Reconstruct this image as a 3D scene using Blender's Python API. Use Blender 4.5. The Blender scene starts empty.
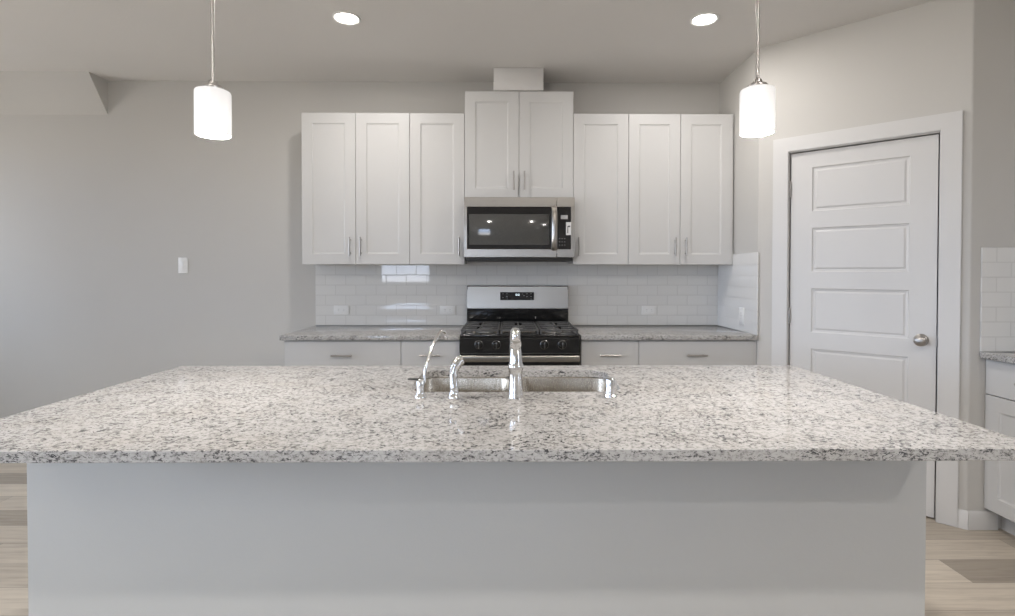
import bpy, bmesh, math, random
from mathutils import Vector, Matrix
PI = math.pi
sc = bpy.context.scene
C = sc.collection
random.seed(4)

# ---------------------------------------------------------------- camera
cam = bpy.data.cameras.new('camera'); cam_o = bpy.data.objects.new('camera', cam); C.objects.link(cam_o)
FPX, CX, CY = 521.12, 510.886, 278.685
CAM_Y, CAM_Z = -3.959, 1.322
PITCH, YAW, ROLL = 0.0138, 0.0095, -0.0008
cam.sensor_width = 36; cam.lens = FPX / 1015 * 36
cam.shift_x = (507.5 - CX) / 1015; cam.shift_y = (CY - 308.0) / 1015
cam.clip_start = 0.02; cam.clip_end = 100
cam_o.matrix_world = (Matrix.Translation((0, CAM_Y, CAM_Z)) @ Matrix.Rotation(-YAW, 4, 'Z')
                      @ Matrix.Rotation(PI / 2 - PITCH, 4, 'X') @ Matrix.Rotation(-ROLL, 4, 'Z'))
sc.camera = cam_o

# ---------------------------------------------------------------- view, world, light levels
sc.view_settings.view_transform = 'Standard'; sc.view_settings.look = 'None'
sc.view_settings.gamma = 1; sc.view_settings.use_curve_mapping = False
sc.view_settings.exposure = 0.22
sc.cycles.use_denoising = True
sc.cycles.max_bounces = 10; sc.cycles.diffuse_bounces = 7; sc.cycles.glossy_bounces = 5
sc.cycles.sample_clamp_indirect = 6
SKY = 13.0            # daylight through the windows
CAN_W = 10.0          # each recessed ceiling lamp
PEND_W = 10.0         # lamp inside each pendant, shining out of the open bottom
SHADE_E = .58        # lit pendant glass
w = bpy.data.worlds.new('world'); sc.world = w; w.use_nodes = True
wn = w.node_tree.nodes; wl = w.node_tree.links
for n in list(wn): wn.remove(n)
wo = wn.new('ShaderNodeOutputWorld'); wb = wn.new('ShaderNodeBackground'); wt = wn.new('ShaderNodeTexCoord')
ws = wn.new('ShaderNodeSeparateXYZ'); wr = wn.new('ShaderNodeValToRGB'); wm = wn.new('ShaderNodeMapRange')
wm.inputs[1].default_value = -1; wm.inputs[2].default_value = 1
e = wr.color_ramp.elements
e[0].position = 0.0; e[0].color = (.66, .62, .56, 1); e[1].position = 1.0; e[1].color = (.60, .735, .92, 1)
for p, c in ((.47, (.68, .65, .61, 1)), (.52, (.51, .63, .85, 1)), (.65, (.72, .81, .935, 1))):
    x = wr.color_ramp.elements.new(p); x.color = c
wl.new(wt.outputs['Generated'], ws.inputs[0]); wl.new(ws.outputs[2], wm.inputs[0]); wl.new(wm.outputs[0], wr.inputs[0])
wl.new(wr.outputs[0], wb.inputs[0]); wb.inputs[1].default_value = SKY; wl.new(wb.outputs[0], wo.inputs[0])

# ---------------------------------------------------------------- room sizes
CEIL = 2.751
XS, YE = 1.62, -0.622            # short side wall right of the counter, its free end
XC, YC = 2.372, -1.319           # rounded outer corner of the pantry wall
X_RIGHT, X_LEFT, Y_FRONT = 3.075, -5.4, -8.2
XI0, XI1, YI0, YI1 = -1.400, 1.251, -2.773, -1.702   # island slab

# ---------------------------------------------------------------- helpers
def BM(): return bmesh.new()

def box(bm, x0, x1, y0, y1, z0, z1, bev=0, seg=2):
    r = bmesh.ops.create_cube(bm, size=1)
    vs = r['verts']
    for v in vs:
        v.co = Vector((x0 + (v.co.x + .5) * (x1 - x0), y0 + (v.co.y + .5) * (y1 - y0), z0 + (v.co.z + .5) * (z1 - z0)))
    if bev:
        es = list({e for v in vs for e in v.link_edges})
        bmesh.ops.bevel(bm, geom=es, offset=bev, segments=seg, affect='EDGES', profile=.5)
    return bm

def prism(bm, pts, z0, z1):
    b = [bm.verts.new((x, y, z0)) for x, y in pts]; t = [bm.verts.new((x, y, z1)) for x, y in pts]
    n = len(pts)
    bm.faces.new(list(reversed(b))); bm.faces.new(t)
    for i in range(n): bm.faces.new((b[i], b[(i + 1) % n], t[(i + 1) % n], t[i]))
    bmesh.ops.recalc_face_normals(bm, faces=bm.faces[:])
    return bm

def lathe(bm, prof, c=(0, 0, 0), axis=(0, 0, 1), seg=32, caps=True):
    q = Vector((0, 0, 1)).rotation_difference(Vector(axis).normalized()).to_matrix()
    c = Vector(c); rings = []
    for r, z in prof:
        if r < 1e-6: rings.append([bm.verts.new(c + q @ Vector((0, 0, z)))])
        else: rings.append([bm.verts.new(c + q @ Vector((r * math.cos(2 * PI * i / seg), r * math.sin(2 * PI * i / seg), z))) for i in range(seg)])
    for a, b in zip(rings, rings[1:]):
        for i in range(seg):
            j = (i + 1) % seg
            if len(a) == 1 and len(b) == 1: continue
            if len(a) == 1: bm.faces.new((a[0], b[j], b[i]))
            elif len(b) == 1: bm.faces.new((a[i], a[j], b[0]))
            else: bm.faces.new((a[i], a[j], b[j], b[i]))
    if caps:
        if len(rings[0]) > 1: bm.faces.new(list(reversed(rings[0])))
        if len(rings[-1]) > 1: bm.faces.new(rings[-1])
    bmesh.ops.recalc_face_normals(bm, faces=bm.faces[:])
    return bm

def cyl(bm, p0, p1, r0, r1=None, seg=24):
    p0 = Vector(p0); p1 = Vector(p1); d = p1 - p0
    return lathe(bm, [(r0, 0), (r1 if r1 is not None else r0, d.length)], p0, d, seg)

def tube(bm, pts, rad, seg=14):
    pts = [Vector(p) for p in pts]; n = len(pts)
    rad = rad if isinstance(rad, (list, tuple)) else [rad] * n
    rings = []; up = None
    for i, p in enumerate(pts):
        t = (pts[min(i + 1, n - 1)] - pts[max(i - 1, 0)]).normalized()
        if up is None:
            up = t.cross(Vector((0, 1, .123))).normalized()
        up = (up - t * up.dot(t)).normalized(); s = t.cross(up)
        rings.append([bm.verts.new(p + rad[i] * (math.cos(2 * PI * k / seg) * up + math.sin(2 * PI * k / seg) * s)) for k in range(seg)])
    for a, b in zip(rings, rings[1:]):
        for k in range(seg): bm.faces.new((a[k], a[(k + 1) % seg], b[(k + 1) % seg], b[k]))
    bm.faces.new(list(reversed(rings[0]))); bm.faces.new(rings[-1])
    bmesh.ops.recalc_face_normals(bm, faces=bm.faces[:])
    return bm

def smooth_path(pts, n=6):
    pts = [Vector(p) for p in pts]; P = [pts[0]] + pts + [pts[-1]]; out = []
    for i in range(1, len(P) - 2):
        a, b, c, d = P[i - 1:i + 3]
        for k in range(n):
            t = k / n
            out.append(.5 * (2 * b + (c - a) * t + (2 * a - 5 * b + 4 * c - d) * t * t + (3 * b - a - 3 * c + d) * t ** 3))
    out.append(pts[-1]); return out

def rrect(x0, x1, y0, y1, r, n=6):
    o = []
    for cx, cy, a in ((x1 - r, y1 - r, 0), (x0 + r, y1 - r, 90), (x0 + r, y0 + r, 180), (x1 - r, y0 + r, 270)):
        for k in range(n + 1):
            t = math.radians(a + 90 * k / n); o.append((cx + r * math.cos(t), cy + r * math.sin(t)))
    return o

def obj(name, bm, mat, parent=None, smooth=38, loc=(0, 0, 0), rotz=0):
    me = bpy.data.meshes.new(name)
    if smooth:
        for f in bm.faces: f.smooth = True
        for ed in bm.edges:
            if len(ed.link_faces) == 2 and ed.calc_face_angle(0) > math.radians(smooth): ed.smooth = False
    bm.to_mesh(me); bm.free()
    me.materials.append(mat)
    o = bpy.data.objects.new(name, me); C.objects.link(o)
    o.location = loc; o.rotation_euler = (0, 0, rotz)
    if parent: o.parent = parent
    return o

def tag(o, label, cat, group=None):
    o['label'] = label; o['category'] = cat
    if group: o['group'] = group
    return o

def thing(name, label, cat, loc=(0, 0, 0), rotz=0, group=None):
    o = bpy.data.objects.new(name, None); C.objects.link(o); o.empty_display_size = .1
    o.location = loc; o.rotation_euler = (0, 0, rotz)
    return tag(o, label, cat, group)

def struct(name, bm, mat, parent=None, loc=(0, 0, 0), rotz=0, smooth=38):
    o = obj(name, bm, mat, parent, smooth, loc=loc, rotz=rotz)
    if not parent: o['kind'] = 'structure'
    return o

# ---------------------------------------------------------------- materials
def new_mat(name):
    m = bpy.data.materials.new(name); m.use_nodes = True
    return m, m.node_tree.nodes, m.node_tree.links, m.node_tree.nodes['Principled BSDF']

def coords(N, L, scale=(1, 1, 1), rot=(0, 0, 0), src='Object'):
    t = N.new('ShaderNodeTexCoord'); mp = N.new('ShaderNodeMapping')
    mp.inputs['Scale'].default_value = scale; mp.inputs['Rotation'].default_value = rot
    L.new(t.outputs[src], mp.inputs[0]); return mp.outputs[0]

def noise(N, L, vec, scale, detail=4, rough=.5, dist=0):
    n = N.new('ShaderNodeTexNoise'); n.inputs['Scale'].default_value = scale; n.inputs['Detail'].default_value = detail
    n.inputs['Roughness'].default_value = rough; n.inputs['Distortion'].default_value = dist
    L.new(vec, n.inputs['Vector']); return n.outputs['Fac']

def ramp(N, L, fac, stops, interp='LINEAR'):
    r = N.new('ShaderNodeValToRGB'); r.color_ramp.interpolation = interp
    els = r.color_ramp.elements
    while len(els) < len(stops): els.new(.5)
    for el, (p, c) in zip(els, stops):
        el.position = p; el.color = (*c, 1) if not isinstance(c, float) else (c, c, c, 1)
    L.new(fac, r.inputs[0]); return r.outputs[0]

def mixc(N, L, fac, a, b, mode='MIX'):
    m = N.new('ShaderNodeMix'); m.data_type = 'RGBA'; m.blend_type = mode
    for s, v in ((m.inputs[0], fac), (m.inputs[6], a), (m.inputs[7], b)):
        if isinstance(v, (int, float)): s.default_value = v
        elif isinstance(v, tuple): s.default_value = (*v, 1)
        else: L.new(v, s)
    return m.outputs[2]

def bump(N, L, h, strength, dist, bsdf):
    b = N.new('ShaderNodeBump'); b.inputs['Strength'].default_value = strength; b.inputs['Distance'].default_value = dist
    L.new(h, b.inputs['Height']); L.new(b.outputs[0], bsdf.inputs['Normal'])

def paint(name, col, rough=.6, tex=160, bs=.12, bd=.002, spec=.3):
    m, N, L, B = new_mat(name)
    v = coords(N, L)
    f = noise(N, L, v, tex, 3)
    c = ramp(N, L, noise(N, L, v, 2.5, 3), [(.3, tuple(k * .985 for k in col)), (.7, col)])
    L.new(c, B.inputs['Base Color']); B.inputs['Roughness'].default_value = rough
    B.inputs['Specular IOR Level'].default_value = spec
    if bs: bump(N, L, f, bs, bd, B)
    return m

def simple(name, col, rough, metal=0, spec=.5, aniso=0, vary=.03):
    m, N, L, B = new_mat(name)
    f = noise(N, L, coords(N, L), 60, 2)
    c = ramp(N, L, f, [(.3, tuple(k * (1 - vary) for k in col)), (.7, col)])
    L.new(c, B.inputs['Base Color'])
    B.inputs['Roughness'].default_value = rough; B.inputs['Metallic'].default_value = metal
    B.inputs['Specular IOR Level'].default_value = spec
    return m

M = {}
M['wall'] = paint('greige_wall_paint', (.52, .508, .485), .75)
M['ceiling'] = paint('ceiling_paint', (.68, .665, .645), .9, 90, .25, .003, .15)
M['panel'] = paint('island_panel_paint', (.54, .54, .525), .7)
M['trim'] = paint('white_trim_paint', (.60, .595, .588), .35, 40, .02)
M['cabinet'] = paint('white_cabinet_paint', (.56, .558, .552), .38, 40, .02)
M['gap'] = paint('cabinet_box_paint', (.62, .61, .60), .5, 40, .02)
M['nickel'] = simple('brushed_nickel', (.42, .40, .38), .32, 1)
M['chrome'] = simple('polished_chrome', (.76, .76, .76), .13, 1)
M['black_gloss'] = simple('black_enamel', (.012, .012, .012), .12)
M['black_glass'] = simple('black_glass', (.010, .010, .011), .05, 0, .6)
M['iron'] = simple('cast_iron', (.075, .075, .075), .4)
M['burner'] = simple('burner_metal', (.30, .30, .30), .35, 1)
M['knob_metal'] = simple('dark_chrome', (.16, .16, .16), .22, 1)
M['plastic'] = simple('white_plastic', (.78, .78, .77), .35)
M['slot'] = simple('grey_plastic', (.34, .34, .34), .5)
M['dark'] = simple('dark_plastic', (.03, .03, .03), .5)
M['rubber'] = simple('black_lever', (.02, .02, .02), .35)
M['paper'] = simple('white_sticker', (.80, .80, .80), .6)
M['print'] = simple('grey_print', (.45, .45, .45), .6)

def steel_mat(name, axis=(1, 60, 60), rough=.30, col=(.41, .385, .35)):
    m, N, L, B = new_mat(name)
    v = coords(N, L, axis)
    f = noise(N, L, v, 14, 4, .6)
    L.new(ramp(N, L, f, [(.25, tuple(k * .97 for k in col)), (.75, col)]), B.inputs['Base Color'])
    B.inputs['Metallic'].default_value = 1
    L.new(ramp(N, L, f, [(.2, rough - .04), (.8, rough + .04)]), B.inputs['Roughness'])
    B.inputs['Anisotropic'].default_value = .9
    t = N.new('ShaderNodeTangent'); t.direction_type = 'RADIAL'; t.axis = 'Z'
    L.new(t.outputs[0], B.inputs['Tangent'])
    return m
M['steel'] = steel_mat('brushed_stainless_steel')
M['sink'] = steel_mat('satin_sink_steel', (60, 60, 1), .26, (.52, .475, .41))

def granite():
    m, N, L, B = new_mat('speckled_granite')
    a = noise(N, L, coords(N, L, (.8, .8, 1.25), (0, 0, .25)), 104, 8, .7, .4)
    big = noise(N, L, coords(N, L), 6, 4, .55)
    base = ramp(N, L, a, [(.31, (.10, .098, .094)), (.38, (.21, .205, .196)), (.44, (.34, .332, .32)), (.54, (.45, .44, .425))])
    tint = mixc(N, L, ramp(N, L, big, [(.48, 0.0), (.7, .25)]), base, (.78, .72, .65), 'MULTIPLY')
    b = noise(N, L, coords(N, L, (.65, .8, 1.5), (0, 0, -.3)), 122, 6, .72, .8)
    clump = ramp(N, L, noise(N, L, coords(N, L, (.8, 1, 1)), 19, 3, .6), [(.36, .07), (.60, -.03)])
    ad = N.new('ShaderNodeMath'); ad.operation = 'SUBTRACT'; L.new(b, ad.inputs[0]); L.new(clump, ad.inputs[1])
    col = mixc(N, L, ramp(N, L, ad.outputs[0], [(.395, .95), (.413, 0.0)]), tint, (.045, .045, .048))
    L.new(col, B.inputs['Base Color'])
    B.inputs['Roughness'].default_value = .07; B.inputs['Specular IOR Level'].default_value = .55
    return m
M['granite'] = granite()

def tile_mat(name, along):
    # glossy white 3 x 6 inch subway tile in running bond; `along` = local axis of the courses
    m, N, L, B = new_mat(name)
    t = N.new('ShaderNodeTexCoord'); s = N.new('ShaderNodeSeparateXYZ'); L.new(t.outputs['Object'], s.inputs[0])
    cb = N.new('ShaderNodeCombineXYZ'); L.new(s.outputs[along], cb.inputs[0]); L.new(s.outputs[2], cb.inputs[1])
    br = N.new('ShaderNodeTexBrick'); L.new(cb.outputs[0], br.inputs['Vector'])
    br.offset = .5; br.offset_frequency = 2; br.squash = 1
    br.inputs['Scale'].default_value = 1; br.inputs['Brick Width'].default_value = .1524; br.inputs['Row Height'].default_value = .0762
    br.inputs['Mortar Size'].default_value = .0027; br.inputs['Mortar Smooth'].default_value = .15; br.inputs['Bias'].default_value = 0
    br.inputs['Color1'].default_value = (.70, .695, .68, 1); br.inputs['Color2'].default_value = (.68, .675, .66, 1); br.inputs['Mortar'].default_value = (.57, .565, .55, 1)
    L.new(br.outputs['Color'], B.inputs['Base Color'])
    L.new(ramp(N, L, br.outputs['Fac'], [(0, .03), (1, .6)]), B.inputs['Roughness'])
    inv = N.new('ShaderNodeMath'); inv.operation = 'SUBTRACT'; inv.inputs[0].default_value = 1; L.new(br.outputs['Fac'], inv.inputs[1])
    wv = noise(N, L, coords(N, L), 7, 2)
    ad = N.new('ShaderNodeMath'); ad.operation = 'MULTIPLY_ADD'; ad.inputs[1].default_value = .08; L.new(wv, ad.inputs[0]); L.new(inv.outputs[0], ad.inputs[2])
    bump(N, L, ad.outputs[0], .35, .002, B)
    return m
M['tile'] = tile_mat('white_subway_tile', 0)
M['tile_side'] = tile_mat('white_subway_tile_side', 1)

def floor_mat():
    m, N, L, B = new_mat('grey_oak_planks')
    v = coords(N, L)
    br = N.new('ShaderNodeTexBrick'); L.new(v, br.inputs['Vector'])
    br.offset = .37; br.offset_frequency = 2
    br.inputs['Scale'].default_value = 1; br.inputs['Brick Width'].default_value = 1.22; br.inputs['Row Height'].default_value = .178
    br.inputs['Mortar Size'].default_value = .0012; br.inputs['Bias'].default_value = 0
    br.inputs['Color1'].default_value = (.31, .27, .225, 1); br.inputs['Color2'].default_value = (.60, .535, .455, 1); br.inputs['Mortar'].default_value = (.22, .19, .165, 1)
    g = noise(N, L, coords(N, L, (1, 14, 1)), 3.2, 8, .62, .7)
    gr = ramp(N, L, g, [(.3, (.76, .74, .72)), (.5, (.97, .97, .96)), (.7, (1.1, 1.1, 1.08))])
    col = mixc(N, L, 1.0, br.outputs['Color'], gr, 'MULTIPLY')
    L.new(col, B.inputs['Base Color']); B.inputs['Roughness'].default_value = .42
    bump(N, L, g, .08, .002, B)
    return m
M['floor'] = floor_mat()

def emit(name, col, s, grad=None):
    m, N, L, B = new_mat(name)
    B.inputs['Base Color'].default_value = (.55, .55, .55, 1); B.inputs['Roughness'].default_value = .25
    if grad:                 # the bulb sits low in the glass, so its top glows a little less
        sp_ = N.new('ShaderNodeSeparateXYZ'); L.new(coords(N, L, src='Generated'), sp_.inputs[0]); f = sp_.outputs[2]
        L.new(ramp(N, L, f, [(.35, col), (1.0, tuple(k * grad for k in col))]), B.inputs['Emission Color'])
    else:
        f = noise(N, L, coords(N, L), 20, 1)
        L.new(ramp(N, L, f, [(.3, tuple(k * .98 for k in col)), (.7, col)]), B.inputs['Emission Color'])
    B.inputs['Emission Strength'].default_value = s
    return m
M['shade'] = emit('lit_opal_glass', (1, .965, .93), SHADE_E, .72)
M['lens'] = emit('lit_lamp_lens', (1, .94, .86), 14)
M['led'] = emit('lit_clock_digits', (.75, .9, 1), 1.6)

def glass_mat():
    m, N, L, B = new_mat('window_glass')
    out = N['Material Output']; N.remove(B)
    tr = N.new('ShaderNodeBsdfTransparent'); gl = N.new('ShaderNodeBsdfGlossy'); gl.inputs['Roughness'].default_value = .02
    fr = N.new('ShaderNodeFresnel'); fr.inputs[0].default_value = 1.45; mx = N.new('ShaderNodeMixShader')
    L.new(fr.outputs[0], mx.inputs[0]); L.new(tr.outputs[0], mx.inputs[1]); L.new(gl.outputs[0], mx.inputs[2]); L.new(mx.outputs[0], out.inputs[0])
    return m
M['glass'] = glass_mat()

# ---------------------------------------------------------------- structure
T = .12
struct('floor', box(BM(), X_LEFT - T, X_RIGHT + T, Y_FRONT - T, T, -.1, 0), M['floor'])
struct('ceiling', box(BM(), X_LEFT - T, X_RIGHT + T, Y_FRONT - T, T, CEIL, CEIL + .1), M['ceiling'])
struct('wall_back', box(BM(), X_LEFT - T, X_RIGHT + T, 0, T, 0, CEIL), M['wall'])

# short wall at the right end of the counter
struct('wall_corner', prism(BM(), [(XS, 0), (XS, YE), (XS + .085, YE - .079), (XS + .165, YE + .008), (XS + T, YE + .06), (XS + T, 0)], 0, CEIL), M['wall'])
# diagonal pantry wall, in its own frame: local x along the wall, -y into the room
WD = Vector((XC - XS, YC - YE)); WLEN = WD.length; WA = math.atan2(WD.y, WD.x)
D0, D1, DH = .184, .896, 2.052
bm = BM()
box(bm, .0, D0 - .018, 0, T, 0, CEIL)
box(bm, D0 - .018, D1 + .018, 0, T, DH + .02, CEIL)
R = .02; a_out = -(PI / 2 + WA)                      # rounded outer corner towards the right-hand wall
pts = [(D1 + .018, T), (D1 + .018, 0)]
turn = -WA                                           # the wall turns by this much to run along +x
tl = R * math.tan(turn / 2)
for k in range(9):
    t = turn * k / 8
    pts.append((WLEN - tl + R * math.sin(t), R - R * math.cos(t)))
end = Vector((WLEN, 0)) + tl * Vector((math.cos(turn), math.sin(turn)))
pts.append((WLEN + .10 * math.cos(turn) - 0 * T, .10 * math.sin(turn)))
pts.append((WLEN + .10 * math.cos(turn) - T * math.sin(turn), .10 * math.sin(turn) + T * math.cos(turn)))
pts.append((WLEN - T * math.tan(turn / 2), T))
prism(bm, pts, 0, CEIL)
struct('wall_pantry', bm, M['wall'], loc=(XS, YE, 0), rotz=WA)
struct('wall_return', box(BM(), XC + .10, X_RIGHT, YC, YC + T, 0, CEIL), M['wall'])

def wall_openings(u0, u1, z0, z1, v0, v1, holes, axis):
    bm = BM(); hs = sorted(holes)
    def b(a0, a1, c0, c1):
        if a1 - a0 < 1e-4 or c1 - c0 < 1e-4: return
        if axis == 'x': box(bm, a0, a1, v0, v1, c0, c1)
        else: box(bm, v0, v1, a0, a1, c0, c1)
    u = u0
    for (a, c, zb, zt) in hs:
        b(u, a, z0, z1); b(a, c, z0, zb); b(a, c, zt, z1); u = c
    b(u, u1, z0, z1); return bm
FW = [(-2.95, -1.74, 1.03, 2.35)]
LW = [(-7.6, -5.9, .7, 2.4), (-5.4, -3.9, .8, 2.3), (-3.4, -2.1, .9, 2.3), (-1.5, -.4, .9, 2.3)]  # all unseen; the one nearest the back wall is added to brighten it
struct('wall_front', wall_openings(X_LEFT - T, X_RIGHT + T, 0, CEIL, Y_FRONT - T, Y_FRONT, FW, 'x'), M['wall'])
struct('wall_left', wall_openings(Y_FRONT, 0, 0, CEIL, X_LEFT - T, X_LEFT, LW, 'y'), M['wall'])
RW_ = [(-7.4, -4.4, 1.5, 2.45)]  # unseen high window, added to brighten the right side of the room
struct('wall_right', wall_openings(Y_FRONT, 0, 0, CEIL, X_RIGHT, X_RIGHT + T, RW_, 'y'), M['wall'])
n = 0
for holes, axis in ((FW, 'x'), (LW, 'y'), (RW_, 'yr')):
    for (a, c, zb, zt) in holes:
        n += 1
        bm = BM(); f = .05; mid = (zb + zt) / 2
        d0, d1 = {'x': (Y_FRONT - .09, Y_FRONT - .03), 'y': (X_LEFT - .09, X_LEFT - .03), 'yr': (X_RIGHT + .03, X_RIGHT + .09)}[axis]
        def bb(bm, u0, u1, z0, z1, e0=d0, e1=d1, bev=.004):
            if axis == 'x': box(bm, u0, u1, e0, e1, z0, z1, bev)
            else: box(bm, e0, e1, u0, u1, z0, z1, bev)
        bb(bm, a, a + f, zb, zt); bb(bm, c - f, c, zb, zt); bb(bm, a + f, c - f, zb, zb + f); bb(bm, a + f, c - f, zt - f, zt)
        bb(bm, a + f, c - f, mid - .02, mid + .02)
        fr = struct('window_%d' % n, bm, M['trim'])
        bm = BM(); bb(bm, a + f, c - f, zb + f, mid - .02, (d0 + d1) / 2 - .003, (d0 + d1) / 2 + .003, 0); obj('pane', bm, M['glass'], fr)
        bm = BM(); bb(bm, a + f, c - f, mid + .02, zt - f, (d0 + d1) / 2 - .003, (d0 + d1) / 2 + .003, 0); obj('pane', bm, M['glass'], fr)
        bm = BM(); bb(bm, a - .05, c + .05, zb - .03, zb, *((d0 - .09, d0 - .03) if axis == 'yr' else (d1 + .03, d1 + .09))); obj('window_sill', bm, M['trim'], fr)
        L_ = bpy.data.lights.new('daylight', 'AREA'); L_.shape = 'RECTANGLE'; L_.size = c - a; L_.size_y = zt - zb
        L_.cycles.is_portal = True
        lo = bpy.data.objects.new('daylight', L_); C.objects.link(lo)
        if axis == 'x': lo.location = ((a + c) / 2, Y_FRONT - .10, mid); lo.rotation_euler = (PI / 2, 0, 0)
        elif axis == 'yr': lo.location = (X_RIGHT + .10, (a + c) / 2, mid); lo.rotation_euler = (PI / 2, 0, PI / 2)
        else: lo.location = (X_LEFT - .10, (a + c) / 2, mid); lo.rotation_euler = (PI / 2, 0, -PI / 2)

# sloped bulkhead (underside of a stair) at the top left of the back wall
bm = BM(); pr = [(0, CEIL), (-.18, CEIL), (0, CEIL - .255)]
xa, xb = X_LEFT, -2.99
va = [bm.verts.new((xa, y, z)) for y, z in pr]; vb = [bm.verts.new((xb, y, z)) for y, z in pr]
bm.faces.new(va); bm.faces.new(list(reversed(vb)))
for i in range(3): bm.faces.new((va[i], vb[i], vb[(i + 1) % 3], va[(i + 1) % 3]))
bmesh.ops.recalc_face_normals(bm, faces=bm.faces[:])
struct('ceiling_bulkhead', bm, M['wall'])

def base_prof(bm, x0, x1, h=.095, t=.014):   # local: wall at y=0, room at -y
    b = []
    for x in (x0, x1):
        b.append([bm.verts.new((x, y, z)) for y, z in ((0, 0), (-t, 0), (-t, h - .012), (-t * .45, h), (0, h))])
    for i in range(5): bm.faces.new((b[0][i], b[1][i], b[1][(i + 1) % 5], b[0][(i + 1) % 5]))
    bm.faces.new(b[0]); bm.faces.new(list(reversed(b[1]))); bmesh.ops.recalc_face_normals(bm, faces=bm.faces[:]); return bm
struct('baseboard_back', base_prof(BM(), X_LEFT, -1.45), M['trim'])
struct('baseboard_right', base_prof(BM(), -YC + 1.28, -Y_FRONT), M['trim'], loc=(X_RIGHT, 0, 0), rotz=-PI / 2)
bm = base_prof(BM(), D1 + .09, WLEN + .004)
struct('baseboard_pantry', bm, M['trim'], loc=(XS, YE, 0), rotz=WA)
struct('baseboard_return', base_prof(BM(), XC - .004, 2.52), M['trim'], loc=(0, YC, 0))

# pantry door, casing and hardware (local frame of the diagonal wall)
bm = BM(); cw = .088; ct = .018
ci, co_, ch = D0 - .006, D1 + .006, DH + .008
pts = [(ci - cw, 0), (ci, 0), (ci, ch), (co_, ch), (co_, 0), (co_ + cw, 0), (co_ + cw, ch + cw), (ci - cw, ch + cw)]
fr_ = [bm.verts.new((x, -ct, z)) for x, z in pts]; bk_ = [bm.verts.new((x, 0, z)) for x, z in pts]
bm.faces.new(fr_); bm.faces.new(list(reversed(bk_)))
for i in range(8): bm.faces.new((fr_[i], bk_[i], bk_[(i + 1) % 8], fr_[(i + 1) % 8]))
bmesh.ops.recalc_face_normals(bm, faces=bm.faces[:])
bmesh.ops.bevel(bm, geom=[e for e in bm.edges if all(v.co.y < -ct / 2 for v in e.verts)], offset=.003, segments=2, affect='EDGES')
box(bm, D0 - .018, D0 - .003, 0, T, 0, DH + .003); box(bm, D1 + .003, D1 + .018, 0, T, 0, DH + .003); box(bm, D0 - .018, D1 + .018, 0, T, DH + .003, DH + .018)
struct('trim_1', bm, M['trim'], loc=(XS, YE, 0), rotz=WA)

def panel_door(w_, h_, th, st, rails):
    bm = BM(); xs = [0, st, w_ - st, w_]; zs = [0]
    zz = rails[0]
    ph = (h_ - sum(rails)) / (len(rails) - 1)
    for r in rails[1:]:
        zs += [zz, zz + ph]; zz += ph + r
    zs.append(h_)
    g = [[bm.verts.new((x, 0, z)) for x in xs] for z in zs]; pf = []
    for i in range(len(zs) - 1):
        for j in range(3):
            f = bm.faces.new((g[i][j], g[i][j + 1], g[i + 1][j + 1], g[i + 1][j]))
            if j == 1 and i % 2 == 1: pf.append(f)
    ed = [e for e in bm.edges if e.is_boundary]
    r = bmesh.ops.extrude_edge_only(bm, edges=ed)
    nv = [v for v in r['geom'] if isinstance(v, bmesh.types.BMVert)]
    for v in nv: v.co.y += th
    bmesh.ops.contextual_create(bm, geom=[e for e in bm.edges if e.is_boundary])
    bmesh.ops.recalc_face_normals(bm, faces=bm.faces[:])
    bmesh.ops.inset_individual(bm, faces=pf, thickness=.004, depth=-.006, use_even_offset=True)
    bmesh.ops.inset_individual(bm, faces=pf, thickness=.012, depth=-.002, use_even_offset=True)
    bmesh.ops.inset_individual(bm, faces=pf, thickness=.010, depth=.005, use_even_offset=True)
    return bm
bm = panel_door(D1 - D0 - .006, DH - .014, .035, .117, [.215, .10, .10, .10, .10, .095])
bmesh.ops.translate(bm, verts=bm.verts[:], vec=(D0 + .003, .012, .010))
door = struct('door_1', bm, M['trim'], loc=(XS, YE, 0), rotz=WA, smooth=5)
kx, kz = D1 - .066, .955
lathe_k = lathe(BM(), [(.033, 0), (.033, .004), (.028, .009), (.013, .012), (.012, .030), (.016, .036), (.026, .044), (.0295, .054), (.027, .064), (.017, .071), (0, .073)], (kx, .012, kz), (0, -1, 0))
obj('knob', lathe_k, M['nickel'], door)
obj('strike_plate', box(BM(), D1 - .0005, D1 + .0026, -.012, .03, kz - .03, kz + .03), M['nickel'], door)
for z in (.25, 1.05, 1.83):
    bm = cyl(BM(), (D0 + .0005, .004, z - .045), (D0 + .0005, .004, z + .045), .0065, seg=12)
    for q in (-.047, .047): lathe(bm, [(.0045, -.003), (.005, 0), (.003, .004)], (D0 + .0005, .004, z + q), seg=10)
    obj('hinge', bm, M['nickel'], door)

# ---------------------------------------------------------------- tile backsplashes
def slab(name, x0, x1, y0, y1, z0, z1, mat, loc):
    return obj(name, box(BM(), x0, x1, y0, y1, z0, z1, .0015, 1), mat, loc=loc)
CT = .914
tag(slab('tile_backsplash', 0, XS + 1.44, -.008, 0, 0, .5334, M['tile'], (-1.44, -.0005, CT)), 'long white subway tile backsplash behind the range and under the wall cabinets', 'backsplash', 'white subway tile backsplashes')
tag(slab('tile_backsplash', -.008, 0, -.635, -.008, 0, .5334, M['tile_side'], (XS - .0005, 0, CT)), 'short white subway tile return on the side wall at right end of the back counter', 'backsplash', 'white subway tile backsplashes')
tag(slab('tile_backsplash', 0, X_RIGHT - 2.424, -.008, 0, 0, .5334, M['tile'], (2.424, YC - .0005, CT)), 'white subway tile patch right of the pantry door above the cut off counter', 'backsplash', 'white subway tile backsplashes')

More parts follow.
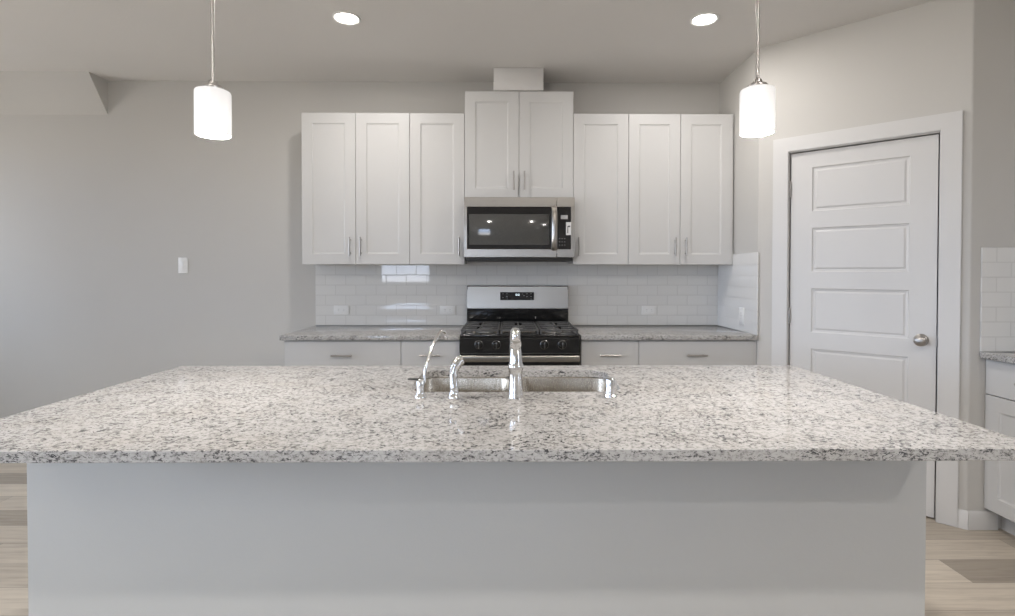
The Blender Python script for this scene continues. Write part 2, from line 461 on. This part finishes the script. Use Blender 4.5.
# ---------------------------------------------------------------- cabinets
def shaker(w_, h_, rail=.072, th=.019):     # front at y=0 facing -y, lower left at the origin
    bm = box(BM(), 0, w_, 0, th, 0, h_, .0015, 1)
    f = min(bm.faces, key=lambda f: f.calc_center_median().y - f.calc_area() * 10)
    bmesh.ops.inset_individual(bm, faces=[f], thickness=rail, depth=0, use_even_offset=True)
    bmesh.ops.inset_individual(bm, faces=[f], thickness=.003, depth=-.004, use_even_offset=True)
    bmesh.ops.inset_individual(bm, faces=[f], thickness=.008, depth=-.003, use_even_offset=True)
    return bm

def bar_handle(c, vert, ln=.132):
    bm = BM(); x, y, z = c; d = Vector((0, 0, 1)) if vert else Vector((1, 0, 0)); p = Vector(c) + Vector((0, -.028, 0))
    cyl(bm, p - d * ln / 2, p + d * ln / 2, .0055, seg=12)
    for s in (-1, 1):
        q = Vector(c) + d * s * (ln / 2 - .020); cyl(bm, q, q + Vector((0, -.028, 0)), .0045, seg=10)
    return bm

def move(bm, v): bmesh.ops.translate(bm, verts=bm.verts[:], vec=v); return bm

GAP = .003
def upper_cabinet(x0, x1, z0, z1, depth, doors, label, rail=.072):
    """doors: list of ('l'|'r') = side the handle is on"""
    w_ = x1 - x0
    t = thing('wall_cabinet', label, 'cabinet', (x0, -.0095, z0), 0, 'white shaker wall cabinets')
    obj('body', box(BM(), .0005, w_ - .0005, -depth + .022, 0, .004, z1 - z0 - .0015, .001, 1), M['cabinet'], t)
    n_ = len(doors); dw = w_ / n_
    for i, s in enumerate(doors):
        a = i * dw + GAP / 2; b = (i + 1) * dw - GAP / 2
        d = obj('door', move(shaker(b - a, z1 - z0 - .004, rail), (a, -depth, .0)), M['cabinet'], t, 12)
        hx = b - .036 if s == 'r' else a + .036
        obj('handle', bar_handle((hx, -depth, .125), True), M['nickel'], d)
    return t
UD = .2655
ux = [-1.4370, -.678, -.2915, .475, .866, 1.601]
Z0, Z1 = 1.372, 2.439
upper_cabinet(ux[0], ux[1], Z0, Z1, UD, 'rl', 'two-door white wall cabinet at the left end of the row')
upper_cabinet(ux[1], ux[2], Z0, Z1, UD, 'r', 'single-door white wall cabinet directly left of the microwave')
upper_cabinet(ux[2], ux[3], 1.835, 2.594, UD, 'rl', 'raised short two-door white cabinet above the microwave')
upper_cabinet(ux[3], ux[4], Z0, Z1, UD, 'l', 'single-door white wall cabinet directly right of the microwave')
rc = upper_cabinet(ux[4], ux[5], Z0, Z1, UD, 'rl', 'two-door white wall cabinet at the right end of the row by the side wall')
obj('filler_strip', box(BM(), ux[5] - ux[4], XS - .009 - ux[4], -UD + .006, -UD + .022, 0, Z1 - Z0 - .002, .001, 1), M['cabinet'], rc)

tag(obj('duct_cover', box(BM(), -.175, .175, -.2875, 0, 0, CEIL - 2.594 - .001, .003), M['gap'], loc=(.087, -.0005, 2.594)),
    'white box covering the vent duct between the raised cabinet and the ceiling', 'duct cover')

def base_cabinet(loc, rotz, w_, doors, label, depth=.595, fill=None, h=.882):
    t = thing('base_cabinet', label, 'cabinet', loc, rotz, 'white base cabinets')
    bm = box(BM(), 0.0005, w_ - .0005, -depth + .001, 0, .102, h, .001, 1); box(bm, .0005, w_ - .0005, -depth + .075, 0, 0, .102)
    obj('body', bm, M['cabinet'], t)
    dz = .70
    dr = obj('drawer', move(box(BM(), GAP / 2, w_ - GAP / 2, 0, .019, 0, h - .006 - dz, .002, 1), (0, -depth - .019, dz)), M['cabinet'], t)
    obj('handle', bar_handle((w_ / 2, -depth - .019, .785), False), M['nickel'], dr)
    n_ = len(doors); dw = w_ / n_
    for i, s in enumerate(doors):
        a = i * dw + GAP / 2; b = (i + 1) * dw - GAP / 2
        d = obj('door', move(shaker(b - a, dz - .004 - .112), (a, -depth - .019, .112)), M['cabinet'], t, 12)
        obj('handle', bar_handle(((b - .036 if s == 'r' else a + .036), -depth - .019, .60), True), M['nickel'], d)
    if fill: obj('filler_strip', box(BM(), w_, w_ + fill, -depth - .012, -depth + .01, .10, h, .001, 1), M['cabinet'], t)
    return t
base_cabinet((-1.42, -.001, 0), 0, .747, 'rl', 'wide white base cabinet with drawer at left end of the back counter')
base_cabinet((-.673, -.001, 0), 0, .378, 'r', 'narrow white base cabinet with drawer left of the range')
base_cabinet((.483, -.001, 0), 0, .374, 'l', 'narrow white base cabinet with drawer right of the range')
base_cabinet((.857, -.001, 0), 0, .738, 'rl', 'wide white base cabinet with drawer right of the range by the side wall', fill=XS - 1.595 - .001)
# run on the right-hand wall, faces turned to the left
base_cabinet((X_RIGHT - .001, YC - .001, 0), -PI / 2, .50, 'r', 'white base cabinet with drawer and door at right edge beside the pantry wall', .60)
base_cabinet((X_RIGHT - .001, YC - .502, 0), -PI / 2, .76, 'rl', 'white two-door base cabinet further along the right-hand wall', .60)

def counter(name, x0, x1, y0, y1, label):
    o = obj(name, box(BM(), x0, x1, y0, y1, 0, .031, .003), M['granite'], loc=(0, 0, CT - .031))
    return tag(o, label, 'countertop', 'granite counters along the walls')
counter('countertop', -1.437, -.2935, -.648, -.0005, 'speckled granite counter left of the range')
counter('countertop', .4795, XS - .0085, -.648, -.0085, 'speckled granite counter right of the range')
counter('countertop', 2.418, X_RIGHT - .001, YC - 1.27, YC - .0085, 'speckled granite counter at right edge of view beside the pantry door wall')

# ---------------------------------------------------------------- microwave
mx0, mx1, myf = -.289, .4725, -.3645
mz0, mz1 = 1.395, 1.832
t = thing('microwave', 'stainless steel over-range microwave with black glass door between the wall cabinets', 'microwave', ((mx0 + mx1) / 2, -.0095, mz0))
W2 = (mx1 - mx0) / 2
def P(x): return (x - 506.0) / 145.3 - (mx0 + mx1) / 2            # microwave front: image column -> local x
def Q(y): return 1.322 + (271.4 - y) / 145.3 - mz0
zb, zt = Q(257.2), mz1 - mz0
bm = box(BM(), -W2, W2, myf + .035, 0, .03, zt - .001, .002, 1); obj('body', bm, M['dark'], t)
obj('vent_grille', box(box(BM(), -W2 + .012, W2 - .012, myf + .02, -.03, 0, .03, .004), -W2 + .03, W2 - .03, myf + .016, myf + .03, .008, .022, .002), M['dark'], t)
sx = P(556.6)
gz0, gz1 = Q(249), Q(206.9)
def frame(bm, x0, x1, z0, z1, a0, a1, c0, c1, y0, y1):
    box(bm, x0, x1, y0, y1, z0, c0, .002, 1); box(bm, x0, x1, y0, y1, c1, z1, .002, 1)
    if a0 > x0: box(bm, x0, a0, y0, y1, c0, c1)
    if a1 < x1: box(bm, a1, x1, y0, y1, c0, c1)
    return bm
dm = obj('door', frame(BM(), -W2, sx - .0008, zb, zt, P(467), sx - .0008, gz0, gz1, myf, myf + .034), M['steel'], t)
obj('door_glass', box(BM(), P(467), sx - .0012, myf + .002, myf + .03, gz0, gz1, .0015, 1), M['black_glass'], dm)
wz0, wz1 = Q(244.8), Q(214)
m_, N_, L_, B_ = new_mat('mesh_window_glass')
chk = N_.new('ShaderNodeTexVoronoi'); chk.inputs['Scale'].default_value = 500; L_.new(coords(N_, L_), chk.inputs['Vector'])
L_.new(ramp(N_, L_, chk.outputs['Distance'], [(.3, (.035, .035, .035)), (.6, (.085, .085, .08))]), B_.inputs['Base Color'])
B_.inputs['Roughness'].default_value = .08; B_.inputs['Specular IOR Level'].default_value = .6
M['window_mesh'] = m_
obj('window', box(BM(), P(469), P(549.5), myf + .001, myf + .012, wz0, wz1, .003), M['window_mesh'], dm)
hx = P(554)
hp = [(hx, myf + .004, gz0 + .004), (hx, myf - .022, gz0 + .010), (hx, myf - .036, gz0 + .05), (hx, myf - .040, (gz0 + gz1) / 2), (hx, myf - .036, gz1 - .05), (hx, myf - .022, gz1 - .010), (hx, myf + .004, gz1 - .004)]
hb = tube(BM(), smooth_path(hp, 5), .016, 14)
cxh = hx
for v in hb.verts: v.co.x = cxh + (v.co.x - cxh) * 1.25; 
hb2 = hb
obj('handle', hb2, M['steel'], dm)
cp = obj('control_panel', frame(BM(), sx + .0008, W2, zb, zt, sx + .0008, P(571), gz0, gz1, myf, myf + .034), M['steel'], t)
obj('touch_panel', box(BM(), sx + .001, P(571), myf + .002, myf + .03, gz0, gz1, .001, 1), M['black_glass'], cp)
obj('display', box(BM(), P(560.8), P(567.8), myf + .0008, myf + .01, Q(219), Q(215), .0005, 1), M['print'], cp)
st = obj('sticker', box(BM(), P(566), P(571), myf + .0005, myf + .008, Q(235), Q(222), 0), M['paper'], cp)
obj('sticker_print', box(box(BM(), P(568.2), P(570.2), myf, myf + .006, Q(227), Q(225.6)), P(567.4), P(568.2), myf, myf + .006, Q(233), Q(226)), M['dark'], st)
for r in range(3):
    for c in range(3):
        x = P(559.6 + 2.6 * c); z = Q(238.5 + 3.2 * r)
        obj('button', box(BM(), x - .0035, x + .0035, myf + .001, myf + .006, z - .0018, z + .0018), M['slot'], cp)

# ---------------------------------------------------------------- gas range
rx0, rx1 = -.2940, .4690; RC = (rx0 + rx1) / 2; RW = (rx1 - rx0) / 2
t = thing('gas_range', 'stainless steel and black gas range with cast iron grates between the base cabinets', 'range', (RC, 0, 0))
yb, yf = -.012, -.655
bm = box(BM(), -RW, RW, yf + .02, yb, .06, .905, .003); 
for sx_ in (-1, 1):
    for yy in (yf + .06, yb - .05): cyl(bm, (sx_ * (RW - .05), yy, 0), (sx_ * (RW - .05), yy, .06), .018, seg=12)
obj('body', bm, M['dark'], t)
ck = obj('cooktop', box(box(BM(), -RW, RW, yf - .004, yb - .075, .905, .922, .006), -RW + .03, RW - .03, yf + .03, yb - .10, .918, .9245, .003), M['black_gloss'], t)
# backguard: black riser with a sloped stainless panel above it
bgx = RW - .003
riser = box(BM(), -bgx, bgx, -.073, yb, .905, 1.216, .004); obj('back_riser', riser, M['black_gloss'], t)
bm = BM(); pr = [(-.074, 1.212), (-.086, 1.048), (-.070, 1.040), (-.03, 1.040), (-.03, 1.212)]
va = [bm.verts.new((-bgx + .002, y, z)) for y, z in pr]; vb = [bm.verts.new((bgx - .002, y, z)) for y, z in pr]
bm.faces.new(va); bm.faces.new(list(reversed(vb)))
for i in range(5): bm.faces.new((va[i], vb[i], vb[(i + 1) % 5], va[(i + 1) % 5]))
bmesh.ops.recalc_face_normals(bm, faces=bm.faces[:])
bmesh.ops.bevel(bm, geom=bm.edges[:], offset=.003, segments=2, affect='EDGES')
bg = obj('backguard', bm, M['steel'], t)
def BX(x): return (x - 506.0) / 134.2 - RC
def BZ(y): return 1.322 + (271.4 - y) / 134.2
dd = obj('display', box(BM(), BX(500.3), BX(534), -.0885, -.07, BZ(300), BZ(292), .0015, 1), M['black_glass'], bg)
def dig(bm, x, z, w_, h, y):
    s = .0016
    box(bm, x, x + w_, y, y + .002, z, z + s); box(bm, x, x + w_, y, y + .002, z + h - s, z + h)
    box(bm, x, x + s, y, y + .002, z, z + h); box(bm, x + w_ - s, x + w_, y, y + .002, z, z + h)
bm = BM(); dig(bm, BX(515.8), BZ(295.4), .011, .012, -.0893); dig(bm, BX(518.0), BZ(295.4), .011, .012, -.0893)
obj('clock_digits', bm, M['led'], dd)
for (x, y) in ((503, 293.6), (506.8, 296.3), (503, 297.5), (522.5, 293.8), (524, 295.5), (527, 293.6), (531, 293.6), (527, 296.5), (531, 296.5), (531.2, 299), (507, 293.6)):
    obj('button', box(BM(), BX(x) - .005, BX(x) + .005, -.0890, -.086, BZ(y) - .0015, BZ(y) + .0015), M['slot'], dd)
# burners
for i, (bx_, by_) in enumerate(((-.225, -.52), (-.225, -.24), (.225, -.52), (.225, -.24), (0, -.38))):
    r = (.05, .038, .045, .038, .042)[i]
    b = obj('burner', lathe(BM(), [(r + .012, 0), (r + .010, .006), (r, .010), (r, .016)], (bx_, by_, .9235), seg=24), M['burner'], t)
    obj('burner_cap', lathe(BM(), [(r - .004, 0), (r - .002, .004), (r - .006, .008), (0, .009)], (bx_, by_, .9385), seg=24), M['iron'], b)
# three cast iron grates
def grate(x0, x1):
    bm = BM(); y0, y1 = yf + .012, -.115; z0, z1 = .941, .953; b = .011
    box(bm, x0, x1, y0, y0 + b, z0, z1, .003); box(bm, x0, x1, y1 - b, y1, z0, z1, .003)
    box(bm, x0, x0 + b, y0 + b, y1 - b, z0, z1, .003); box(bm, x1 - b, x1, y0 + b, y1 - b, z0, z1, .003)
    ym = (y0 + y1) / 2; xm = (x0 + x1) / 2
    box(bm, x0 + b, x1 - b, ym - b / 2, ym + b / 2, z0, z1, .003)
    for yy in ((y0 + ym) / 2, (y1 + ym) / 2):
        box(bm, x0 + b, xm - .025, yy - .005, yy + .005, z0, z1, .003); box(bm, xm + .025, x1 - b, yy - .005, yy + .005, z0, z1, .003)
        box(bm, xm - .005, xm + .005, yy + .03, yy + .105, z0, z1, .003); box(bm, xm - .005, xm + .005, yy - .105, yy - .03, z0, z1, .003)
    for k in range(1, 4):
        for xx in (x0 + (x1 - x0) * .25, x0 + (x1 - x0) * .75):
            pass
    for xx in (x0 + .008, x1 - .008):
        for yy in (y0 + .008, ym, y1 - .008): cyl(bm, (xx, yy, .9215), (xx, yy, z0 + .004), .006, seg=10)
    return bm
gw = 2 * RW / 3
for k in range(3): obj('grate', grate(-RW + .006 + k * (gw - .002) , -RW + (k + 1) * (gw - .002)), M['iron'], t)
# front control panel, knobs, oven door, drawer
bm = BM(); pr = [(yf + .03, .905), (yf - .002, .905), (yf - .012, .895), (yf - .012, .806), (yf + .03, .806)]
va = [bm.verts.new((-RW, y, z)) for y, z in pr]; vb = [bm.verts.new((RW, y, z)) for y, z in pr]
bm.faces.new(va); bm.faces.new(list(reversed(vb)))
for i in range(5): bm.faces.new((va[i], vb[i], vb[(i + 1) % 5], va[(i + 1) % 5]))
bmesh.ops.recalc_face_normals(bm, faces=bm.faces[:]); bmesh.ops.bevel(bm, geom=bm.edges[:], offset=.002, segments=2, affect='EDGES')
fp = obj('control_panel', bm, M['black_gloss'], t)
for px_ in (479, 496.5, 544.5, 562.5):
    x = (px_ - 506.0) / 158.4 - RC
    k = obj('knob', lathe(BM(), [(.026, 0), (.026, .004), (.022, .007), (.020, .026), (.017, .030), (0, .030)], (x, yf - .0115, .858), (0, -1, 0), 24), M['black_gloss'], fp)
    obj('knob_grip', box(BM(), x - .0045, x + .0045, yf - .050, yf - .038, .838, .879, .002), M['knob_metal'], k)
    obj('knob_ring', lathe(BM(), [(.0285, 0), (.0285, .003), (.0265, .004)], (x, yf - .0112, .858), (0, -1, 0), 24), M['knob_metal'], k)
od = obj('oven_door', frame(BM(), -RW + .003, RW - .003, .225, .798, -RW + .11, RW - .11, .34, .66, yf - .016, yf + .019), M['black_gloss'], t)
obj('door_window', box(BM(), -RW + .11, RW - .11, yf - .014, yf + .012, .34, .66), M['black_glass'], od)
obj('door_top_edge', box(BM(), -RW + .004, RW - .004, yf - .0165, yf + .01, .7985, .8045, .002, 1), M['dark'], od)
hd = box(BM(), -RW + .006, RW - .006, yf - .066, yf - .046, .757, .797, .008, 3)
for s in (-1, 1): box(hd, s * (RW - .045) - .012, s * (RW - .045) + .012, yf - .05, yf - .015, .758, .782, .004)
obj('handle', hd, M['steel'], od)
obj('storage_drawer', box(BM(), -RW + .003, RW - .003, yf - .014, yf + .019, .065, .218, .004), M['steel'], t)

# ---------------------------------------------------------------- outlets and switch
def outlet(loc, rotz, label, horiz=True):
    t = thing('power_outlet', label, 'outlet', loc, rotz, 'white wall outlets')
    a, b = (.0575, .035) if horiz else (.035, .0575)
    obj('cover_plate', box(BM(), -a, a, -.0064, 0, -b, b, .0022), M['plastic'], t)
    for s in (-1, 1):
        cx_, cz_ = (s * .0195, 0) if horiz else (0, s * .0195)
        bm = BM()
        f = prism(bm, rrect(-.0145, .0145, -.0165, .0165, .008, 4), 0, .0022)
        for v in bm.verts:
            x, y, z = v.co
            v.co = (cx_ + (y if horiz else x), -.006 - z, cz_ + (x if horiz else y))
        bmesh.ops.recalc_face_normals(bm, faces=bm.faces[:])
        rc_ = obj('receptacle', bm, M['plastic'], t)
        bm = BM()
        for q in (-.006, .006):
            if horiz: box(bm, cx_ - .0045, cx_ + .0045, -.0087, -.007, q - .001, q + .001)
            else: box(bm, q - .001, q + .001, -.0087, -.007, cz_ - .0045, cz_ + .0045)
        obj('slots', bm, M['slot'], rc_)
    return t
def wp(u): return (u - 506.0) / 131.9
outlet((wp(342), -.008, 1.030), 0, 'white horizontal outlet on the tile at left end of backsplash')
outlet((wp(447.8), -.008, 1.028), 0, 'white horizontal outlet on the tile just left of the range')
outlet((wp(649.5), -.008, 1.028), 0, 'white horizontal outlet on the tile right of the range')
outlet((XS - .008, -.42, 1.02), -PI / 2, 'white upright outlet on the short tiled side wall', False)
t = thing('light_switch', 'white light switch alone on the bare wall left of the cabinets', 'light switch', (wp(184.8), 0, 1.367))
obj('cover_plate', box(BM(), -.036, .036, -.006, 0, -.059, .059, .003), M['plastic'], t)
bm = box(BM(), -.0165, .0165, -.0085, -.004, -.033, .033, .002); obj('rocker', bm, M['plastic'], t)

# ---------------------------------------------------------------- island
PX0, PX1, PY = -1.364, 1.218, -2.472
t = thing('kitchen_island', 'long grey painted island base under the speckled granite slab', 'kitchen island', (-.07, -2.1, 0))
ox, oy = .07, 2.1
def im(bm): return move(bm, (ox, oy, 0))
obj('back_panel', im(box(BM(), PX0, PX1, PY, PY + .11, 0, CT - .0285, .004)), M['panel'], t)
bm = BM()
yk = YI1 - .06
box(bm, PX0 + .012, PX0 + .03, PY + .11, yk, .0, CT - .0285); box(bm, PX1 - .03, PX1 - .012, PY + .11, yk, 0, CT - .0285)
box(bm, PX0 + .03, PX1 - .03, PY + .11, yk - .07, .0, .10); box(bm, PX0 + .03, PX1 - .03, yk - .02, yk, .10, .125); box(bm, PX0 + .03, PX1 - .03, yk - .02, yk, CT - .06, CT - .0285)
obj('body', im(bm), M['cabinet'], t)
seg_x = [PX0 + .012, PX0 + .62, -.345, .41, PX1 - .012]
for i in range(4):
    a, b = seg_x[i] + .0015, seg_x[i + 1] - .0015
    for (c0, c1) in (((a, b),) if b - a < .65 else ((a, (a + b) / 2 - .0015), ((a + b) / 2 + .0015, b))):
        bm = shaker(c1 - c0, .745)
        for v in bm.verts: v.co = Vector((-v.co.x, -v.co.y, v.co.z))
        d = obj('door', im(move(bm, (c1, yk + .019, .115))), M['cabinet'], t, 12)
        bm = bar_handle((0, 0, 0), True)
        for v in bm.verts: v.co.y *= -1
        bmesh.ops.reverse_faces(bm, faces=bm.faces[:])
        obj('handle', im(move(bm, (c1 - .04, yk + .019, .74))), M['nickel'], d)
for x in (PX0, PX1):
    pass
bm = base_prof(BM(), PX0, PX1); move(bm, (ox, oy + PY, 0)); obj('baseboard', bm, M['trim'], t)

# slab with the sink cut-out
SX0, SX1, SY0, SY1 = -.335, .402, -2.195, -1.812
bm = BM()
def loop(pts, z):
    vs = [bm.verts.new((x, y, z)) for x, y in pts]
    return [bm.edges.new((vs[i], vs[(i + 1) % len(vs)])) for i in range(len(vs))]
es = loop(rrect(XI0, XI1, YI0, YI1, .006, 2), 0) + loop(rrect(SX0, SX1, SY0, SY1, .07, 8), 0)
bmesh.ops.triangle_fill(bm, use_beauty=True, use_dissolve=False, edges=es)
r = bmesh.ops.extrude_face_region(bm, geom=bm.faces[:])
for v in [g for g in r['geom'] if isinstance(g, bmesh.types.BMVert)]: v.co.z += .028
bmesh.ops.recalc_face_normals(bm, faces=bm.faces[:])
slab_o = obj('island_countertop', bm, M['granite'], loc=(0, 0, CT - .028))
bv = slab_o.modifiers.new('eased_edge', 'BEVEL'); bv.width = .003; bv.segments = 2; bv.limit_method = 'ANGLE'; bv.angle_limit = math.radians(60)
tag(slab_o, 'big speckled granite slab on the island with a sink cut into it', 'countertop')

# double bowl undermount sink
t = thing('sink', 'stainless steel double bowl sink set under the island slab', 'sink', ((SX0 + SX1) / 2, (SY0 + SY1) / 2, CT - .028 - .205))
cx0, cy0, cz0 = t.location
def bowl(x0, x1, y0, y1):
    bm = BM(); zt_ = .204; rings = []
    spec = [(-.016, zt_, .05), (0, zt_, .05), (.002, zt_ - .006, .05), (.008, .04, .05), (.02, .014, .055), (.05, .002, .05), (.10, 0, .03)]
    for off, z, r in spec:
        rings.append([bm.verts.new((x - cx0, y - cy0, z)) for x, y in rrect(x0 + off, x1 - off, y0 + off, y1 - off, max(.02, r + (-off if off < 0 else 0)), 6)])
    for a, b in zip(rings, rings[1:]):
        n = len(a)
        for i in range(n): bm.faces.new((a[i], a[(i + 1) % n], b[(i + 1) % n], b[i]))
    bm.faces.new(rings[-1])
    bmesh.ops.recalc_face_normals(bm, faces=bm.faces[:])
    for f in bm.faces:
        if f.calc_center_median().z < .003 and f.normal.z < 0: 
            bmesh.ops.reverse_faces(bm, faces=bm.faces[:]); break
    return bm
mid = .030
for (a, b) in ((SX0 - .004, mid - .016), (mid + .016, SX1 + .004)):
    bo = obj('bowl', bowl(a, b, SY0 - .004, SY1 + .004), M['sink'], t)
    so = bo.modifiers.new('sheet', 'SOLIDIFY'); so.thickness = .0012; so.offset = -1
    obj('drain', lathe(BM(), [(.045, .001), (.043, .004), (.034, .003), (.030, -.004), (0, -.004)], ((a + b) / 2 - cx0, 0, .0005), seg=28), M['chrome'], bo)

# main faucet, seen from behind
fx, fy = .032, -2.272
t = thing('kitchen_faucet', 'tall chrome faucet seen from behind at centre of the sink edge', 'faucet', (fx, fy, CT))
obj('base', lathe(BM(), [(.0255, 0), (.0255, .003), (.0245, .010), (.0225, .04), (.0215, .075), (.0225, .088), (.0245, .094)], seg=32), M['chrome'], t)
obj('collar', lathe(BM(), [(.0245, .0945), (.0252, .098), (.0252, .104), (.0225, .110)], seg=32), M['chrome'], t)
sp = smooth_path([(0, 0, .108), (0, .003, .14), (0, .012, .172), (0, .032, .196), (0, .065, .205), (0, .105, .193), (0, .135, .165)], 6)
nn = len(sp)
obj('spout', tube(BM(), sp, [.0222 - .0060 * min(1, i / (nn * .30)) + (.002 if i > nn * .75 else 0) for i in range(nn)], 20), M['chrome'], t)
obj('spray_head', lathe(BM(), [(.0145, 0), (.018, .012), (.0185, .05), (.0165, .062), (.012, .064)], (0, .133, .167), (0, .55, -1), 24), M['chrome'], t)
hb = lathe(BM(), [(.0165, -.004), (.0185, .006), (.0175, .018), (.010, .024), (0, .025)], (0, -.001, .164), (0, -.25, 1), 24)
tube(hb, smooth_path([(0, 0, .176), (0, -.004, .190), (0, -.004, .203), (0, .004, .212)], 4), [.0135] * 12 + [.0105], 14)
obj('lever', hb, M['chrome'], t)

# filtered water tap
t = thing('water_filter_tap', 'slim gooseneck chrome tap with black lever, leftmost on the sink edge', 'faucet', (-.277, -2.268, CT))
obj('base', lathe(BM(), [(.0195, 0), (.019, .004), (.014, .010), (.0125, .018), (.0135, .034), (.0135, .052), (.010, .057), (.007, .060)], seg=24), M['chrome'], t)
sp = smooth_path([(.013, .002, .048), (.015, .006, .09), (.028, .03, .142), (.046, .062, .189), (.057, .082, .203), (.067, .102, .197), (.071, .112, .176)], 6)
obj('spout', tube(BM(), sp, [.0052] * (len(sp) - 4) + [.0058, .0062, .0064, .0062], 12), M['chrome'], t)
bm = tube(BM(), [(.004, 0, .056), (-.014, -.002, .0585), (-.034, -.004, .060), (-.041, -.005, .060)], [.0058, .0056, .0045, .0025], 12)
for v in bm.verts: v.co.z = .059 + (v.co.z - .059) * .7
obj('lever', bm, M['rubber'], t)

# pull-out side sprayer in its holder
t = thing('side_sprayer', 'short chrome side sprayer with tilted head between the slim tap and main faucet', 'sprayer', (-.168, -2.268, CT))
obj('holder', lathe(BM(), [(.0205, 0), (.020, .004), (.016, .010), (.0145, .020), (.0155, .032)], seg=24), M['chrome'], t)
sp = smooth_path([(0, 0, .026), (-.002, 0, .055), (-.002, .002, .08), (.006, .008, .104), (.018, .014, .120)], 5)
nn = len(sp)
obj('wand', tube(BM(), sp, [.0145 - .002 * math.sin(PI * min(1, i / (nn * .6))) + (.0025 if i > nn * .65 else 0) for i in range(nn)], 18), M['chrome'], t)
obj('spray_face', lathe(BM(), [(.0145, 0), (.0165, .004), (.0155, .012), (0, .013)], (.014, .013, .114), (.75, .3, .35), 20), M['chrome'], t)
bm = tube(BM(), smooth_path([(-.010, -.004, .072), (-.006, -.008, .098), (.004, -.006, .116), (.012, -.002, .124)], 4), .0045, 10)
obj('trigger', bm, M['chrome'], t)

# air gap cap
t = thing('air_gap', 'low chrome capped cylinder on the slab right of the sink', 'sink air gap', (.343, -2.262, CT))
obj('base', lathe(BM(), [(.0215, 0), (.021, .004), (.0175, .007), (.0172, .012)], seg=24), M['chrome'], t)
obj('cap', lathe(BM(), [(.0185, .0122), (.0185, .050), (.017, .056), (.011, .060), (0, .061)], seg=24), M['chrome'], t)

# ---------------------------------------------------------------- ceiling lamps
def pendant(x, y, label, zb_):
    hgt = .147; r = .0540
    t = thing('pendant_lamp', label, 'pendant lamp', (x, y, CEIL), 0, 'lit pendant lamps over the island')
    z = zb_ - CEIL
    obj('canopy', lathe(BM(), [(.062, 0), (.062, -.006), (.05, -.020), (.012, -.026)], seg=32), M['nickel'], t)
    obj('stem', cyl(BM(), (0, 0, z + hgt + .03), (0, 0, -.02), .0055, seg=14), M['nickel'], t)
    cp_ = lathe(BM(), [(.008, .034), (.013, .030), (.014, .020), (.030, .014), (.032, .004), (.030, 0)], (0, 0, z + hgt), seg=28)
    obj('socket_cap', cp_, M['nickel'], t)
    bm = lathe(BM(), [(.0, hgt), (r - .008, hgt), (r - .002, hgt - .003), (r, hgt - .009), (r, .004), (r - .001, 0), (r - .004, .001), (r - .004, hgt - .012), (r - .012, hgt - .006), (0, hgt - .006)], (0, 0, z), seg=48, caps=False)
    obj('lamp_shade', bm, M['shade'], t)
    obj('bulb', lathe(BM(), [(0, .030), (.018, .036), (.028, .055), (.026, .078), (.014, .105), (.013, hgt - .008)], (0, 0, z), seg=24), M['lens'], t)
    L_ = bpy.data.lights.new('pendant_glow', 'AREA'); L_.shape = 'DISK'; L_.size = .085; L_.energy = PEND_W; L_.color = (1, .94, .89)
    lo = bpy.data.objects.new('pendant_glow', L_); C.objects.link(lo); lo.location = (0, 0, z + .02); lo.parent = t
    return t
pendant(-.960, -2.235, 'lit white glass cylinder pendant over the left half of the island', 1.766)
pendant(.831, -2.235, 'lit white glass cylinder pendant over the right half of the island', 1.779)

def can(x, y, label, power=CAN_W):
    t = thing('recessed_light', label, 'ceiling light', (x, y, CEIL), 0, 'recessed ceiling lights')
    obj('trim_ring', lathe(BM(), [(.078, 0), (.077, -.004), (.070, -.007), (.064, -.004), (.062, -.001)], seg=40, caps=False), M['plastic'], t)
    obj('lens', lathe(BM(), [(.063, -.0015), (.05, -.0025), (0, -.003)], seg=32, caps=False), M['lens'], t)
    L_ = bpy.data.lights.new('lamp_glow', 'AREA'); L_.shape = 'DISK'; L_.size = .11; L_.energy = power; L_.color = (1, .955, .92)
    lo = bpy.data.objects.new('lamp_glow', L_); C.objects.link(lo); lo.location = (0, 0, -.010); lo.parent = t
can(-.90, -.99, 'round lit recessed light in the ceiling left of the duct box')
can(1.122, -1.0, 'round lit recessed light in the ceiling right of the duct box')
for x, y, p in ((-.9, -3.9, 13), (1.12, -3.9, 17), (2.3, -5.2, 20), (-2.9, -3.9, 4)):  # first pair fits the overhang shadow; last pair is unseen, added as fill light
    can(x, y, 'unseen recessed ceiling light above and behind the camera', p)
